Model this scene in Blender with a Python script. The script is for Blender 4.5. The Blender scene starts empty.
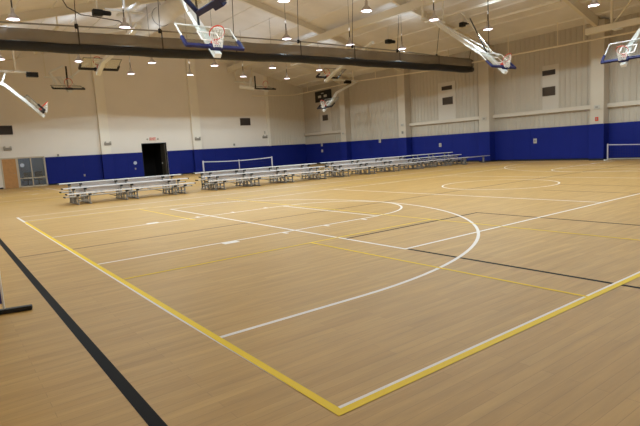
import bpy, bmesh, math, random
from mathutils import Vector, Matrix
random.seed(7)
sc = bpy.context.scene
COL = sc.collection
PI = math.pi
V = Vector

# ------------------------------------------------------------------ materials
def lin(c):
    return tuple(((x/255.0+0.055)/1.055)**2.4 if x > 10 else x/255.0/12.92 for x in c)

def mat(name, rgb, rough=0.6, metal=0.0, spec=0.4, noise=0.0, nscale=3.0, emit=None, estr=0.0, bump=0.0, bscale=40.0):
    m = bpy.data.materials.new(name); m.use_nodes = True
    nt = m.node_tree; b = nt.nodes['Principled BSDF']
    c = lin(rgb)
    b.inputs['Base Color'].default_value = (*c, 1)
    b.inputs['Roughness'].default_value = rough
    b.inputs['Metallic'].default_value = metal
    b.inputs['Specular IOR Level'].default_value = spec
    tc = nt.nodes.new('ShaderNodeTexCoord')
    if noise > 0:
        n = nt.nodes.new('ShaderNodeTexNoise'); n.inputs['Scale'].default_value = nscale
        n.inputs['Detail'].default_value = 4
        nt.links.new(tc.outputs['Object'], n.inputs['Vector'])
        r = nt.nodes.new('ShaderNodeMapRange')
        r.inputs['From Min'].default_value = .3; r.inputs['From Max'].default_value = .7
        r.inputs['To Min'].default_value = 1-noise; r.inputs['To Max'].default_value = 1+noise
        nt.links.new(n.outputs['Fac'], r.inputs['Value'])
        mx = nt.nodes.new('ShaderNodeVectorMath'); mx.operation = 'SCALE'
        mx.inputs[0].default_value = c
        nt.links.new(r.outputs['Result'], mx.inputs['Scale'])
        nt.links.new(mx.outputs['Vector'], b.inputs['Base Color'])
    if bump > 0:
        n2 = nt.nodes.new('ShaderNodeTexNoise'); n2.inputs['Scale'].default_value = bscale
        nt.links.new(tc.outputs['Object'], n2.inputs['Vector'])
        bp = nt.nodes.new('ShaderNodeBump'); bp.inputs['Strength'].default_value = bump
        nt.links.new(n2.outputs['Fac'], bp.inputs['Height'])
        nt.links.new(bp.outputs['Normal'], b.inputs['Normal'])
    if emit:
        b.inputs['Emission Color'].default_value = (*lin(emit), 1)
        b.inputs['Emission Strength'].default_value = estr
    return m

def glass_mat(name, tint, glossy=0.06):
    m = bpy.data.materials.new(name); m.use_nodes = True
    nt = m.node_tree; nt.nodes.clear()
    o = nt.nodes.new('ShaderNodeOutputMaterial')
    t = nt.nodes.new('ShaderNodeBsdfTransparent'); t.inputs['Color'].default_value = (*tint, 1)
    g = nt.nodes.new('ShaderNodeBsdfGlossy'); g.inputs['Roughness'].default_value = .25
    mx = nt.nodes.new('ShaderNodeMixShader')
    mx.inputs['Fac'].default_value = glossy
    nt.links.new(t.outputs[0], mx.inputs[1]); nt.links.new(g.outputs[0], mx.inputs[2])
    nt.links.new(mx.outputs[0], o.inputs['Surface'])
    return m

def floor_mat():
    m = bpy.data.materials.new('maple_plank_floor'); m.use_nodes = True
    nt = m.node_tree; b = nt.nodes['Principled BSDF']
    tc = nt.nodes.new('ShaderNodeTexCoord')
    br = nt.nodes.new('ShaderNodeTexBrick')
    br.offset = .37; br.squash = 1
    br.inputs['Scale'].default_value = 1.0
    br.inputs['Brick Width'].default_value = 1.3
    br.inputs['Row Height'].default_value = .085
    br.inputs['Mortar Size'].default_value = .002
    br.inputs['Color1'].default_value = (*lin(FLOOR_A), 1)
    br.inputs['Color2'].default_value = (*lin(FLOOR_B), 1)
    br.inputs['Mortar'].default_value = (*lin(FLOOR_M), 1)
    nt.links.new(tc.outputs['Object'], br.inputs['Vector'])
    mp = nt.nodes.new('ShaderNodeMapping'); mp.inputs['Scale'].default_value = (1.1, 11, 1)
    nt.links.new(tc.outputs['Object'], mp.inputs['Vector'])
    n = nt.nodes.new('ShaderNodeTexNoise'); n.inputs['Scale'].default_value = 1.0; n.inputs['Detail'].default_value = 5
    n.inputs['Roughness'].default_value = .62
    nt.links.new(mp.outputs['Vector'], n.inputs['Vector'])
    r = nt.nodes.new('ShaderNodeMapRange')
    r.inputs['From Min'].default_value = .3; r.inputs['From Max'].default_value = .7
    r.inputs['To Min'].default_value = .87; r.inputs['To Max'].default_value = 1.1
    nt.links.new(n.outputs['Fac'], r.inputs['Value'])
    s = nt.nodes.new('ShaderNodeVectorMath'); s.operation = 'SCALE'
    nt.links.new(br.outputs['Color'], s.inputs[0]); nt.links.new(r.outputs['Result'], s.inputs['Scale'])
    nt.links.new(s.outputs['Vector'], b.inputs['Base Color'])
    b.inputs['Roughness'].default_value = .5
    b.inputs['Specular IOR Level'].default_value = .16
    return m

FLOOR_A = (197, 156, 94); FLOOR_B = (188, 147, 86); FLOOR_M = (174, 136, 82)

M = {}
M['floor'] = floor_mat()
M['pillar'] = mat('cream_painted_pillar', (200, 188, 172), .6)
M['pillar_back'] = mat('lit_cream_pillar', (242, 235, 224), .6)  # lighter pillar copy, its lit faces put into the colour
M['wall_inset'] = mat('cream_flat_panel', (204, 195, 184), .7)
M['ledge'] = mat('cream_ledge', (208, 197, 182), .6)
M['dull_grey'] = mat('dull_grey_fitting', (150, 142, 132), .6)
M['alu_pale'] = mat('brightened_aluminium', (240, 236, 240), .5, noise=.04, nscale=4)  # base lightened to offset the dim light on upright risers
M['plank'] = mat('worn_aluminium_plank', (216, 210, 210), .5, noise=.04, nscale=4)
M['net_grey'] = mat('grey_net_frame', (178, 174, 186), .5)
M['white_paint'] = mat('white_court_paint', (240, 230, 224), .5, spec=.15)
M['yellow_paint'] = mat('yellow_court_paint', (244, 206, 40), .5, spec=.1)
M['black_paint'] = mat('black_court_paint', (30, 26, 25), .6, spec=.04)
M['brown_paint'] = mat('brown_court_paint', (84, 62, 46), .6, spec=.04)
M['plaster'] = mat('cream_painted_drywall', (236, 228, 220), .8, noise=.025, nscale=.5)
M['ribbed'] = mat('shaded_cream_ribbed_siding', (188, 177, 162), .6, noise=.02, nscale=.6)  # darker tone carries the weaker light on the right wall
M['ceil'] = mat('cream_roof_insulation_facing', (232, 225, 218), .7, noise=.05, nscale=.9, bump=.25, bscale=2.5)
M['steel'] = mat('cream_painted_steel', (228, 218, 200), .55)
M['pipe'] = mat('cream_painted_pipe', (232, 220, 200), .5)
M['pad'] = mat('blue_wall_pad_vinyl', (23, 35, 116), .55, noise=.06, nscale=.8, spec=.12)
M['dark_strip'] = mat('dark_rubber_base', (22, 22, 30), .6)
M['white_metal'] = mat('white_powder_coated_steel', (232, 230, 228), .35)
M['grey_metal'] = mat('grey_painted_metal', (150, 145, 138), .45, metal=.3)
M['alu'] = mat('brushed_aluminium', (205, 200, 196), .38, metal=.35, noise=.05, nscale=5)
M['alu_dark'] = mat('galvanised_steel', (150, 146, 142), .45, metal=.5)
M['black'] = mat('black_plastic', (20, 20, 22), .5)
M['black_cloth'] = mat('black_curtain_vinyl', (34, 32, 33), .55, noise=.15, nscale=1.2)
M['mesh_cloth'] = mat('brown_curtain_mesh', (138, 127, 114), .8, noise=.12, nscale=1.0)
M['mesh_cloth'].node_tree.nodes['Principled BSDF'].inputs['Alpha'].default_value = .74   # open weave: one sees a little through it
M['navy'] = mat('navy_backboard_padding', (24, 28, 82), .5)
M['near_black'] = mat('black_backboard_padding', (26, 26, 38), .5)
M['red'] = mat('orange_red_rim_paint', (205, 62, 36), .4)
M['net'] = mat('white_nylon_cord', (235, 228, 220), .7)
M['glass'] = glass_mat('backboard_glass', (.95, .97, .96), .13)
M['win_glass'] = glass_mat('window_glass', (.82, .88, .93), .08)
M['wood_door'] = mat('light_oak_door', (190, 138, 84), .5, noise=.08, nscale=6)
M['cream_frame'] = mat('cream_metal_frame', (196, 182, 160), .5)
M['duct'] = mat('pale_fabric_duct', (226, 220, 212), .6, noise=.05, nscale=2)
M['lens'] = mat('lit_lamp_lens', (255, 250, 252), .4, emit=(255, 240, 255), estr=4.0)
M['shade'] = mat('ribbed_aluminium_shade', (192, 180, 172), .5, metal=.1)
M['cord'] = mat('dark_cord', (62, 52, 46), .7)
M['grille'] = mat('dark_louver_grille', (92, 80, 70), .6)
M['grille_dark'] = mat('dark_duct_grille', (70, 62, 58), .6)
M['box'] = mat('pale_wall_box', (186, 180, 170), .5)
M['exit'] = mat('exit_sign_red', (200, 92, 84), .4, emit=(220, 90, 80), estr=.12)
M['exit_face'] = mat('exit_sign_face', (236, 205, 190), .5)
M['dark_room'] = mat('corridor_shade', (24, 18, 14), .9)  # near-black colour stands in for the darkness of the unlit corridor
M['office'] = mat('blue_grey_office_wall', (142, 150, 162), .8)
M['sb_white'] = mat('scoreboard_white', (200, 196, 190), .5)
M['blue_cloth'] = mat('purple_blue_banner_cloth', (62, 58, 128), .7)
M['net_dark'] = mat('dark_net_cord', (40, 38, 60), .8)
M['sign_white'] = mat('white_round_sign', (188, 196, 214), .5)

# ------------------------------------------------------------------ helpers
class MB:
    """collects shapes, builds ONE mesh object"""
    def __init__(self): self.b = bmesh.new()
    def box(self, x0, y0, z0, x1, y1, z1):
        return self.obox(V(((x0+x1)/2, (y0+y1)/2, (z0+z1)/2)), V((1, 0, 0)), V((0, 1, 0)), V((0, 0, 1)), abs(x1-x0), abs(y1-y0), abs(z1-z0))
    def obox(self, c, ax, ay, az, sx, sy, sz):
        vs = []
        for i in (-.5, .5):
            for j in (-.5, .5):
                for k in (-.5, .5):
                    vs.append(self.b.verts.new(c+ax*(i*sx)+ay*(j*sy)+az*(k*sz)))
        for f in ((0, 1, 3, 2), (4, 6, 7, 5), (0, 4, 5, 1), (2, 3, 7, 6), (0, 2, 6, 4), (1, 5, 7, 3)):
            self.b.faces.new([vs[i] for i in f])
        return self
    def beam(self, p, q, w, h, up=None):
        p, q = V(p), V(q); d = (q-p); L = d.length; d.normalize()
        u = V(up) if up is not None else V((0, 0, 1))
        if abs(d.dot(u)) > .99: u = V((1, 0, 0))
        s = d.cross(u).normalized(); t = s.cross(d).normalized()
        return self.obox((p+q)/2, d, s, t, L, w, h)
    def tube(self, pts, r, n=8, closed=False, cap=True, radii=None):
        pts = [V(p) for p in pts]; m = len(pts); rings = []
        ref = V((0, 0, 1))
        for i, p in enumerate(pts):
            if closed: d = pts[(i+1) % m]-pts[i-1]
            else: d = pts[min(i+1, m-1)]-pts[max(i-1, 0)]
            d.normalize()
            if abs(d.dot(ref)) > .97: ref = V((1, 0, 0)) if abs(d.x) < .9 else V((0, 1, 0))
            s = d.cross(ref).normalized(); t = s.cross(d).normalized()
            rr = radii[i] if radii else r
            rings.append([self.b.verts.new(p+s*(rr*math.cos(2*PI*k/n))+t*(rr*math.sin(2*PI*k/n))) for k in range(n)])
        for i in range(m if closed else m-1):
            A, B = rings[i], rings[(i+1) % m]
            for k in range(n): self.b.faces.new((A[k], A[(k+1) % n], B[(k+1) % n], B[k]))
        if cap and not closed:
            self.b.faces.new(rings[0][::-1]); self.b.faces.new(rings[-1])
        return self
    def lathe(self, prof, c=(0, 0, 0), n=20, axis=(0, 0, 1)):
        c = V(c); a = V(axis).normalized()
        s = a.orthogonal().normalized(); t = a.cross(s)
        rings = []
        for r, z in prof:
            rings.append([self.b.verts.new(c+a*z+s*(r*math.cos(2*PI*k/n))+t*(r*math.sin(2*PI*k/n))) for k in range(n)] if r > 1e-6 else [self.b.verts.new(c+a*z)])
        for A, B in zip(rings, rings[1:]):
            for k in range(n):
                if len(A) == 1 and len(B) == 1: continue
                if len(A) == 1: self.b.faces.new((A[0], B[(k+1) % n], B[k]))
                elif len(B) == 1: self.b.faces.new((A[k], A[(k+1) % n], B[0]))
                else: self.b.faces.new((A[k], A[(k+1) % n], B[(k+1) % n], B[k]))
        return self
    def poly(self, pts):
        self.b.faces.new([self.b.verts.new(V(p)) for p in pts]); return self
    def sweep(self, secs, close_ends=True):
        """list of cross sections (lists of points), skinned"""
        R = [[self.b.verts.new(V(p)) for p in s] for s in secs]
        n = len(R[0])
        for A, B in zip(R, R[1:]):
            for k in range(n): self.b.faces.new((A[k], A[(k+1) % n], B[(k+1) % n], B[k]))
        if close_ends:
            self.b.faces.new(R[0][::-1]); self.b.faces.new(R[-1])
        return self
    def build(self, name, m, parent=None, smooth=False, bevel=0, loc=None):
        bm = self.b
        bmesh.ops.recalc_face_normals(bm, faces=bm.faces)
        off = V((0, 0, 0))
        if loc is not None: off = V(loc)
        elif parent is not None: off = WL[parent.name]
        if off.length > 0: bmesh.ops.translate(bm, verts=bm.verts, vec=-off)
        me = bpy.data.meshes.new(name); bm.to_mesh(me); bm.free()
        me.materials.append(m)
        if smooth:
            for p in me.polygons: p.use_smooth = True
        o = bpy.data.objects.new(name, me); COL.objects.link(o)
        if parent is not None:
            o.parent = parent; WL[o.name] = off.copy()
        else:
            o.location = off; WL[o.name] = off.copy()
        if bevel:
            md = o.modifiers.new('bevel', 'BEVEL'); md.width = bevel; md.segments = 2; md.limit_method = 'ANGLE'
        return o
WL = {}   # world location of each object's own origin

def empty(name, loc, label, cat, group=None):
    o = bpy.data.objects.new(name, None); COL.objects.link(o); o.location = loc
    o.empty_display_size = .2
    WL[o.name] = V(loc)
    return tag(o, label, cat, group)
def tag(o, label, cat, group=None):
    o['label'] = label; o['category'] = cat
    if group: o['group'] = group
    return o
def struct(o):
    o['kind'] = 'structure'; return o

# ------------------------------------------------------------------ camera
F, YAW, PITCH, ROLL = 506.0993, math.radians(53.49432), math.radians(7.33575), math.radians(-3.3583)
CAM = V((-1.6877, -2.2092, 1.525))
cy, sy, cp, sp = math.cos(YAW), math.sin(YAW), math.cos(PITCH), math.sin(PITCH)
fw = V((cy*cp, sy*cp, -sp)); rt = V((sy, -cy, 0)); up = rt.cross(fw)
R_ = rt*math.cos(ROLL)+up*math.sin(ROLL); U_ = up*math.cos(ROLL)-rt*math.sin(ROLL)
cd = bpy.data.cameras.new('camera'); cam = bpy.data.objects.new('camera', cd); COL.objects.link(cam)
cd.sensor_width = 36; cd.lens = F*36/640; cd.clip_start = .05; cd.clip_end = 200
mm = Matrix((R_, U_, -fw)).transposed().to_4x4(); mm.translation = CAM
cam.matrix_world = mm
sc.camera = cam

# ------------------------------------------------------------------ shell dims
X0, X1, Y0, Y1 = -2.4, 27.0, -3.6, 38.2
XR, ZE, SL = 12.3, 7.25, .25
def roof(x): return ZE+SL*(X1-x) if x >= XR else ZE+SL*(x-X0)
ZR = roof(XR)
PADH = 1.98
PADR = 1.92

fl = MB(); fl.box(X0-.3, Y0-.3, -.12, X1+.3, Y1+.3, 0)
floor = struct(fl.build('floor', M['floor']))

# court lines: thin painted strips, parts of the floor
STRIPS = [0]
def strip(mb, p, q, w, z):
    STRIPS[0] = (STRIPS[0]+1) % 6; z += STRIPS[0]*8e-5
    p, q = V((p[0], p[1], 0)), V((q[0], q[1], 0)); d = (q-p).normalized(); s = V((-d.y, d.x, 0))*(w/2)
    zz = V((0, 0, z)); mb.poly([p-s+zz, q-s+zz, q+s+zz, p+s+zz])
def arc(mb, c, r, a0, a1, w, z, n=48):
    for i in range(n):
        t0, t1 = a0+(a1-a0)*i/n, a0+(a1-a0)*(i+1)/n
        f = lambda t, rr: V((c[0]+rr*math.cos(t), c[1]+rr*math.sin(t), z))
        mb.poly([f(t0, r-w/2), f(t0, r+w/2), f(t1, r+w/2), f(t1, r-w/2)])
W = .05
def court(oy, main):
    Lx, Ly = 25.9, 15.24
    zs = .0015
    def st(name, segs, m, z, w=W):
        mb = MB()
        for s in segs: strip(mb, (s[0], s[1]+oy), (s[2], s[3]+oy), s[4] if len(s) > 4 else w, z)
        return mb.build(name, m, floor)
    yc = 7.62
    wsegs = [(-.045, 2.6, -.045, 13.0, .034), (-.02, 13.0, -.02, 15.07, .06), (.02, .024, Lx, .024, .028), (0, 15.05, Lx, 15.05), (Lx, 0, Lx, 15.05)]
    st('white_boundary_line', wsegs, M['white_paint'], zs)
    mb = MB(); mb.poly([(-.062, 2.6+oy, zs), (-.028, 2.6+oy, zs), (-.036, .35+oy, zs), (-.04, .35+oy, zs)]); mb.build('white_boundary_line', M['white_paint'], floor)
    lane = []
    for fx in (lambda x: x, lambda x: Lx-x):
        lane += [(fx(0.02), 5.72, fx(5.72), 5.72), (fx(0.02), 9.51, fx(5.72), 9.51), (fx(5.72), 5.70, fx(5.72), 9.53)]
        for yy, sg in ((5.62, -1), (9.61, 1)):
            lane += [(fx(2.02), yy, fx(2.30), yy, .17)]
            lane += [(fx(a), yy, fx(a+.07), yy, .16) for a in (3.25, 4.22, 5.2)]
    st('white_lane_line', lane, M['white_paint'], zs)
    for k, (cx, a0) in enumerate(((1.6, -PI/2), (Lx-1.6, PI/2))):
        mb = MB(); arc(mb, (cx, yc+oy), 6.02, a0, a0+PI, W, zs, 72)
        e = 0.02 if k == 0 else Lx
        for s in (-6.02, 6.02): strip(mb, (e, yc+oy+s), (cx, yc+oy+s), W, zs)
        mb.build('three_point_line', M['white_paint'], floor)
        mb = MB(); arc(mb, (5.74 if k == 0 else Lx-5.74, yc+oy), 1.86, a0, a0+PI, W, zs, 40)
        mb.build('free_throw_arc', M['white_paint'], floor)
    mb = MB(); arc(mb, (12.9, yc-.05+oy), 1.8, 0, 2*PI, W, zs, 56); mb.build('center_circle', M['white_paint'], floor)
    st('white_volleyball_line', [(3.56, 2.86, 22.1, 2.86), (3.56, 12.2, 22.1, 12.2), (3.56, 2.835, 3.56, 12.225), (22.1, 2.835, 22.1, 12.225), (9.65, 2.86, 9.65, 12.2), (15.8, 2.86, 15.8, 12.2)], M['white_paint'], zs+.0006)
    st('yellow_boundary_line', [(-.01, -.05, -.01, 13.38, .06), (-.02, -.02, 25.0, -.02, .06), (0, 13.35, 25, 13.35)], M['yellow_paint'], zs+.0012, .04)
    st('yellow_inner_line', [(.02, 4.42, 5.93, 4.42), (3.0, 0, 3.0, 4.42), (3.0, 9.1, 3.0, 13.33), (5.93, 0, 5.93, 13.33), (19.7, 0, 19.7, 13.33)], M['yellow_paint'], zs+.0012, .04)
    if main:
        st('black_court_line', [(-.866, -3.55, -.866, 38.1, .085), (3.56, 4.22, 7.15, 4.22), (7.13, 4.24, 7.13, -3.55), (3.585, 2.83, 3.585, -3.55)], M['black_paint'], zs-.0007, .055)
        st('dark_brown_court_line', [(-.8, 7.5, 26.4, 7.5), (13.3, 5.9, 13.3, -3.55), (11.6, 5.3, 11.6, -3.55)], M['brown_paint'], zs-.0007, .045)
court(0, True)
court(22.0, False)

# ------------------------------------------------------------------ walls
def wall_panel_x(name, y, yo, cells, m):
    """wall in plane y..yo built of (x0,x1,z0,z1 or None=roof) cells"""
    mb = MB()
    for x0, x1, z0, z1 in cells:
        xs = [x0]+([XR] if x0 < XR < x1 else [])+[x1]
        for a, b in zip(xs, xs[1:]):
            za, zb = (roof(a), roof(b)) if z1 is None else (z1, z1)
            secs = [[(a, y, z0), (a, yo, z0), (a, yo, za), (a, y, za)], [(b, y, z0), (b, yo, z0), (b, yo, zb), (b, y, zb)]]
            mb.sweep(secs)
    return struct(mb.build(name, m))
DX0, DX1, DZ = 11.199, 13.195, 2.669         # open doorway
GX0, GX1 = 2.642, 4.336                    # glazed screen
OX0, OX1 = 1.708, 2.642                    # oak door
TOPZ = 2.046
XS = 22.881
wall_panel_x('wall_back', Y1, Y1+.25, [
    (X0-.3, OX0, 0, None), (OX0, GX1, TOPZ, None), (GX1, DX0, 0, None), (DX0, DX1, DZ, None), (DX1, XS, 0, None)], M['plaster'])
wall_panel_x('wall_front', Y0-.25, Y0, [(X0-.3, X1+.3, 0, None)], M['plaster'])
mb = MB(); mb.box(X0-.25, Y0-.25, 0, X0, Y1+.25, ZE+.05); struct(mb.build('wall_left', M['plaster']))

def ribbed(name, p0, p1, nrm, ztop, m, pitch=.305):
    """siding with raised vertical ribs from p0 to p1 (xy), facing nrm; ztop(t)"""
    mb = MB(); p0, p1, n = V((*p0, 0)), V((*p1, 0)), V((*nrm, 0))
    L = (p1-p0).length; d = (p1-p0)/L; prof = []
    s = 0.0
    while s < L:
        for ds, h in ((0, 0), (.10, 0), (.13, .032), (.18, .032), (.21, 0)):
            if s+ds < L: prof.append((s+ds, h))
        s += pitch
    prof.append((L, 0))
    for (a, h), (b, g) in zip(prof, prof[1:]):
        A, B = p0+d*a+n*h, p0+d*b+n*g
        za, zb = ztop(p0+d*a), ztop(p0+d*b)
        mb.poly([A, B, B+V((0, 0, zb)), A+V((0, 0, za))])
    return mb
mb = ribbed('wall_right', (X1, Y0), (X1, Y1), (-1, 0), lambda p: ZE, M['ribbed'])
mb.box(X1+.05, Y0-.25, 0, X1+.25, Y1+.25, ZE+.05)
struct(mb.build('wall_right', M['ribbed']))
mb = ribbed('x', (XS, Y1), (X1, Y1), (0, -1), lambda p: roof(p.x), M['ribbed'])
mb.sweep([[(XS, Y1+.05, 0), (XS, Y1+.25, 0), (XS, Y1+.25, roof(XS)), (XS, Y1+.05, roof(XS))],
          [(X1+.25, Y1+.05, 0), (X1+.25, Y1+.25, 0), (X1+.25, Y1+.25, roof(X1)), (X1+.25, Y1+.05, roof(X1))]])
struct(mb.build('wall_back_ribbed', mat('cream_ribbed_siding_end', (218, 208, 194), .6)))  # lighter copy of the siding, without the right wall's painted-in shade

# ceiling: two roof slopes
mb = MB()
for a, b in ((X0-.3, XR), (XR, X1+.3)):
    n = 2
    mb.sweep([[(a, Y0-.3, roof(a)), (a, Y1+.3, roof(a)), (a, Y1+.3, roof(a)+.15), (a, Y0-.3, roof(a)+.15)],
              [(b, Y0-.3, roof(b)), (b, Y1+.3, roof(b)), (b, Y1+.3, roof(b)+.15), (b, Y0-.3, roof(b)+.15)]])
struct(mb.build('ceiling', M['ceil']))
# purlins hidden behind the facing: soft ridges along y
for i in range(18):
    x = X0+1.0+i*1.62
    if abs(x-XR) < .3 or x > X1-.3: continue
    z = roof(x)
    mb = MB(); sg = -SL if x > XR else SL
    mb.sweep([[(x+dx, y, z+dx*sg+dz) for dx, dz in ((-.09, .02), (-.035, -.055), (.035, -.055), (.09, .02))] for y in (Y0, Y1)])
    struct(mb.build('ceiling_purlin', M['ceil']))

# frames
FY = [(-3.55, -2.9), (3.45, 4.1), (10.35, 11.03), (17.25, 18.0), (24.42, 25.12), (31.38, 32.06)]
XC = 26.4
def rafter_bottom(x): return roof(x)-.40-(max(0, (abs(x-XR)-10.5))*.06)
for ya, yb in FY:
    ym = (ya+yb)/2
    # column on the right wall
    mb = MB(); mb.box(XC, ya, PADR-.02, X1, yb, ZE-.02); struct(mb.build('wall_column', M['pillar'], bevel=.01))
    mb = MB(); mb.box(XC-.05, ya-.05, .1, X1, yb+.05, PADR); struct(mb.build('column_trim', M['pad'], bevel=.015))
    mb = MB(); mb.box(XC-.03, ya-.03, 0, X1, yb+.03, .1); struct(mb.build('baseboard_column', M['dark_strip']))
    # rafter: I section following the roof
    for x_a, x_b in ((X0, XR), (XR, X1)):
        mb = MB(); xs = [x_a+(x_b-x_a)*i/8 for i in range(9)]
        mb.sweep([[(x, ym-.09, rafter_bottom(x)), (x, ym+.09, rafter_bottom(x)), (x, ym+.09, rafter_bottom(x)+.03), (x, ym-.09, rafter_bottom(x)+.03)] for x in xs])
        mb.sweep([[(x, ym-.012, rafter_bottom(x)+.02), (x, ym+.012, rafter_bottom(x)+.02), (x, ym+.012, roof(x)+.02), (x, ym-.012, roof(x)+.02)] for x in xs])
        struct(mb.build('ceiling_rafter', M['steel']))
    mb = MB(); mb.box(X0, ya, 0, X0+.5, yb, ZE-.02); struct(mb.build('wall_column_left', M['steel']))
# end-wall columns
for xa, xb in ((8.152, 8.814), (15.405, 16.135), (22.755, 23.027)):
    d = .32 if xb-xa > .5 else .12
    mb = MB(); z = min(roof(xa), roof(xb))-.05
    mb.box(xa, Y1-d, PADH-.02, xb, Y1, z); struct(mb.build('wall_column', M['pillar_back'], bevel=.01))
    if xb-xa > .5:
        mb = MB(); mb.box(xa-.05, Y1-d-.05, .1, xb+.05, Y1, PADH); struct(mb.build('column_trim', M['pad'], bevel=.015))

# long beam below the roof and thin struts, along y
mb = MB(); mb.box(19.12, 3.8, 8.42, 19.42, 38.1, 8.84); struct(mb.build('ceiling_beam', M['steel'], bevel=.02))
for x, z, ya, yb in ((21.1, 8.15, 10.7, 17.6), (22.7, 7.75, 10.7, 17.6), (21.1, 8.15, 3.8, 10.6), (22.4, 7.82, 3.8, 10.6), (5.4, 8.25, 10.7, 17.6), (3.7, 7.85, 10.7, 17.6), (21.4, 8.05, 24.8, 31.7), (3.6, 7.9, 24.8, 31.7)):
    mb = MB(); mb.box(x-.05, ya, z-.06, x+.05, yb, z+.06)
    for y in (ya+.05, yb-.05): mb.box(x-.03, y-.03, z, x+.03, y+.03, roof(x)+.02)
    struct(mb.build('ceiling_strut_beam', M['steel']))

# blue wall padding between the columns
def pad_y(ya, yb):      # on right wall, panels with seams
    mb = MB(); n = max(1, round((yb-ya)/1.22)); w = (yb-ya)/n
    for i in range(n): mb.box(X1-.09, ya+i*w+.002, .1, X1, ya+(i+1)*w-.002, PADR)
    struct(mb.build('wall_right_trim', M['pad'], bevel=.005))
    mb = MB(); mb.box(X1-.05, ya, 0, X1, yb, .1); struct(mb.build('baseboard_right', M['dark_strip']))
ys = [y for p in FY for y in p]+[Y1-.02]
for i in range(1, len(ys)-1, 2): pad_y(ys[i]+.05, ys[i+1]-.05 if i+1 < len(ys)-1 else ys[i+1])
def pad_x(xa, xb):
    mb = MB(); n = max(1, round((xb-xa)/1.22)); w = (xb-xa)/n
    for i in range(n): mb.box(xa+i*w+.002, Y1-.09, .1, xa+(i+1)*w-.002, Y1, PADH)
    struct(mb.build('wall_back_trim', M['pad'], bevel=.005))
    mb = MB(); mb.box(xa, Y1-.05, 0, xb, Y1, .1); struct(mb.build('baseboard_back', M['dark_strip']))
for a, b in ((GX1+.04, 8.102), (8.864, DX0-.02), (DX1+.02, 15.355), (16.185, 26.9)): pad_x(a, b)
mb = MB(); mb.box(X0, Y1-.03, 0, OX0-.06, Y1, .1); struct(mb.build('baseboard_back', M['dark_strip']))
# girt ledges on the right wall
for ya, yb in ((11.03, 17.25), (18.0, 24.42), (32.06, 38.15), (4.1, 10.35)):
    mb = MB(); mb.box(X1-.2, ya, 2.74, X1, yb, 2.96); struct(mb.build('wall_right_ledge_trim', M['ledge'], bevel=.01))
# flat panels that carry the vent grilles
for ya, yb, zt in ((13.05, 14.02, 5.45), (20.25, 21.75, 5.5), (34.0, 35.6, 5.2)):
    mb = MB(); mb.box(X1-.05, ya, 2.96, X1, yb, zt); struct(mb.build('wall_right_panel_trim', M['wall_inset'], bevel=.006))

# ------------------------------------------------------------------ openings in the back wall
# oak door
mb = MB(); mb.box(OX0+.05, Y1-.02, .01, OX1-.08, Y1+.04, TOPZ-.06)
door = struct(mb.build('door_1', M['wood_door'], bevel=.006))
mb = MB(); mb.tube([(OX1-.16, Y1-.07, 1.0), (OX1-.28, Y1-.07, 1.0)], .012); mb.tube([(OX1-.16, Y1-.07, 1.0), (OX1-.16, Y1-.01, 1.0)], .012)
mb.build('door_handle', M['grey_metal'], door)
mb = MB()
for a, b in ((OX0-.04, OX0+.05), (OX1-.08, OX1)): mb.box(a, Y1-.04, 0, b, Y1+.12, TOPZ-.06)
mb.box(OX0-.04, Y1-.04, TOPZ-.06, OX1, Y1+.12, TOPZ+.02)
mb.build('door_frame', M['cream_frame'], door)
# glazed screen, four panes
wf = MB(); t = .06
xm = (GX0+GX1)/2-.02; zm = .62
for a, b in ((GX0, GX0+t), (xm-t/2, xm+t/2), (GX1-t, GX1)): wf.box(a, Y1-.05, 0, b, Y1+.1, TOPZ)
for a, b in ((0, .08), (zm-t/2, zm+t/2), (TOPZ-t, TOPZ+.03)): wf.box(GX0, Y1-.05, a, GX1, Y1+.1, b)
win = struct(wf.build('window_1', M['cream_frame']))
for xa, xb in ((GX0+t, xm-t/2), (xm+t/2, GX1-t)):
    for za, zb in ((.08, zm-t/2), (zm+t/2, TOPZ-t)):
        mb = MB(); mb.box(xa, Y1+.01, za, xb, Y1+.02, zb); mb.build('pane', M['win_glass'], win)
mb = MB(); mb.lathe([(0, 0), (.13, 0), (.13, .004), (0, .004)], (2.924, Y1-.002, 1.52), 20, (0, -1, 0)); mb.build('round_decal', M['sign_white'], win)
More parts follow.
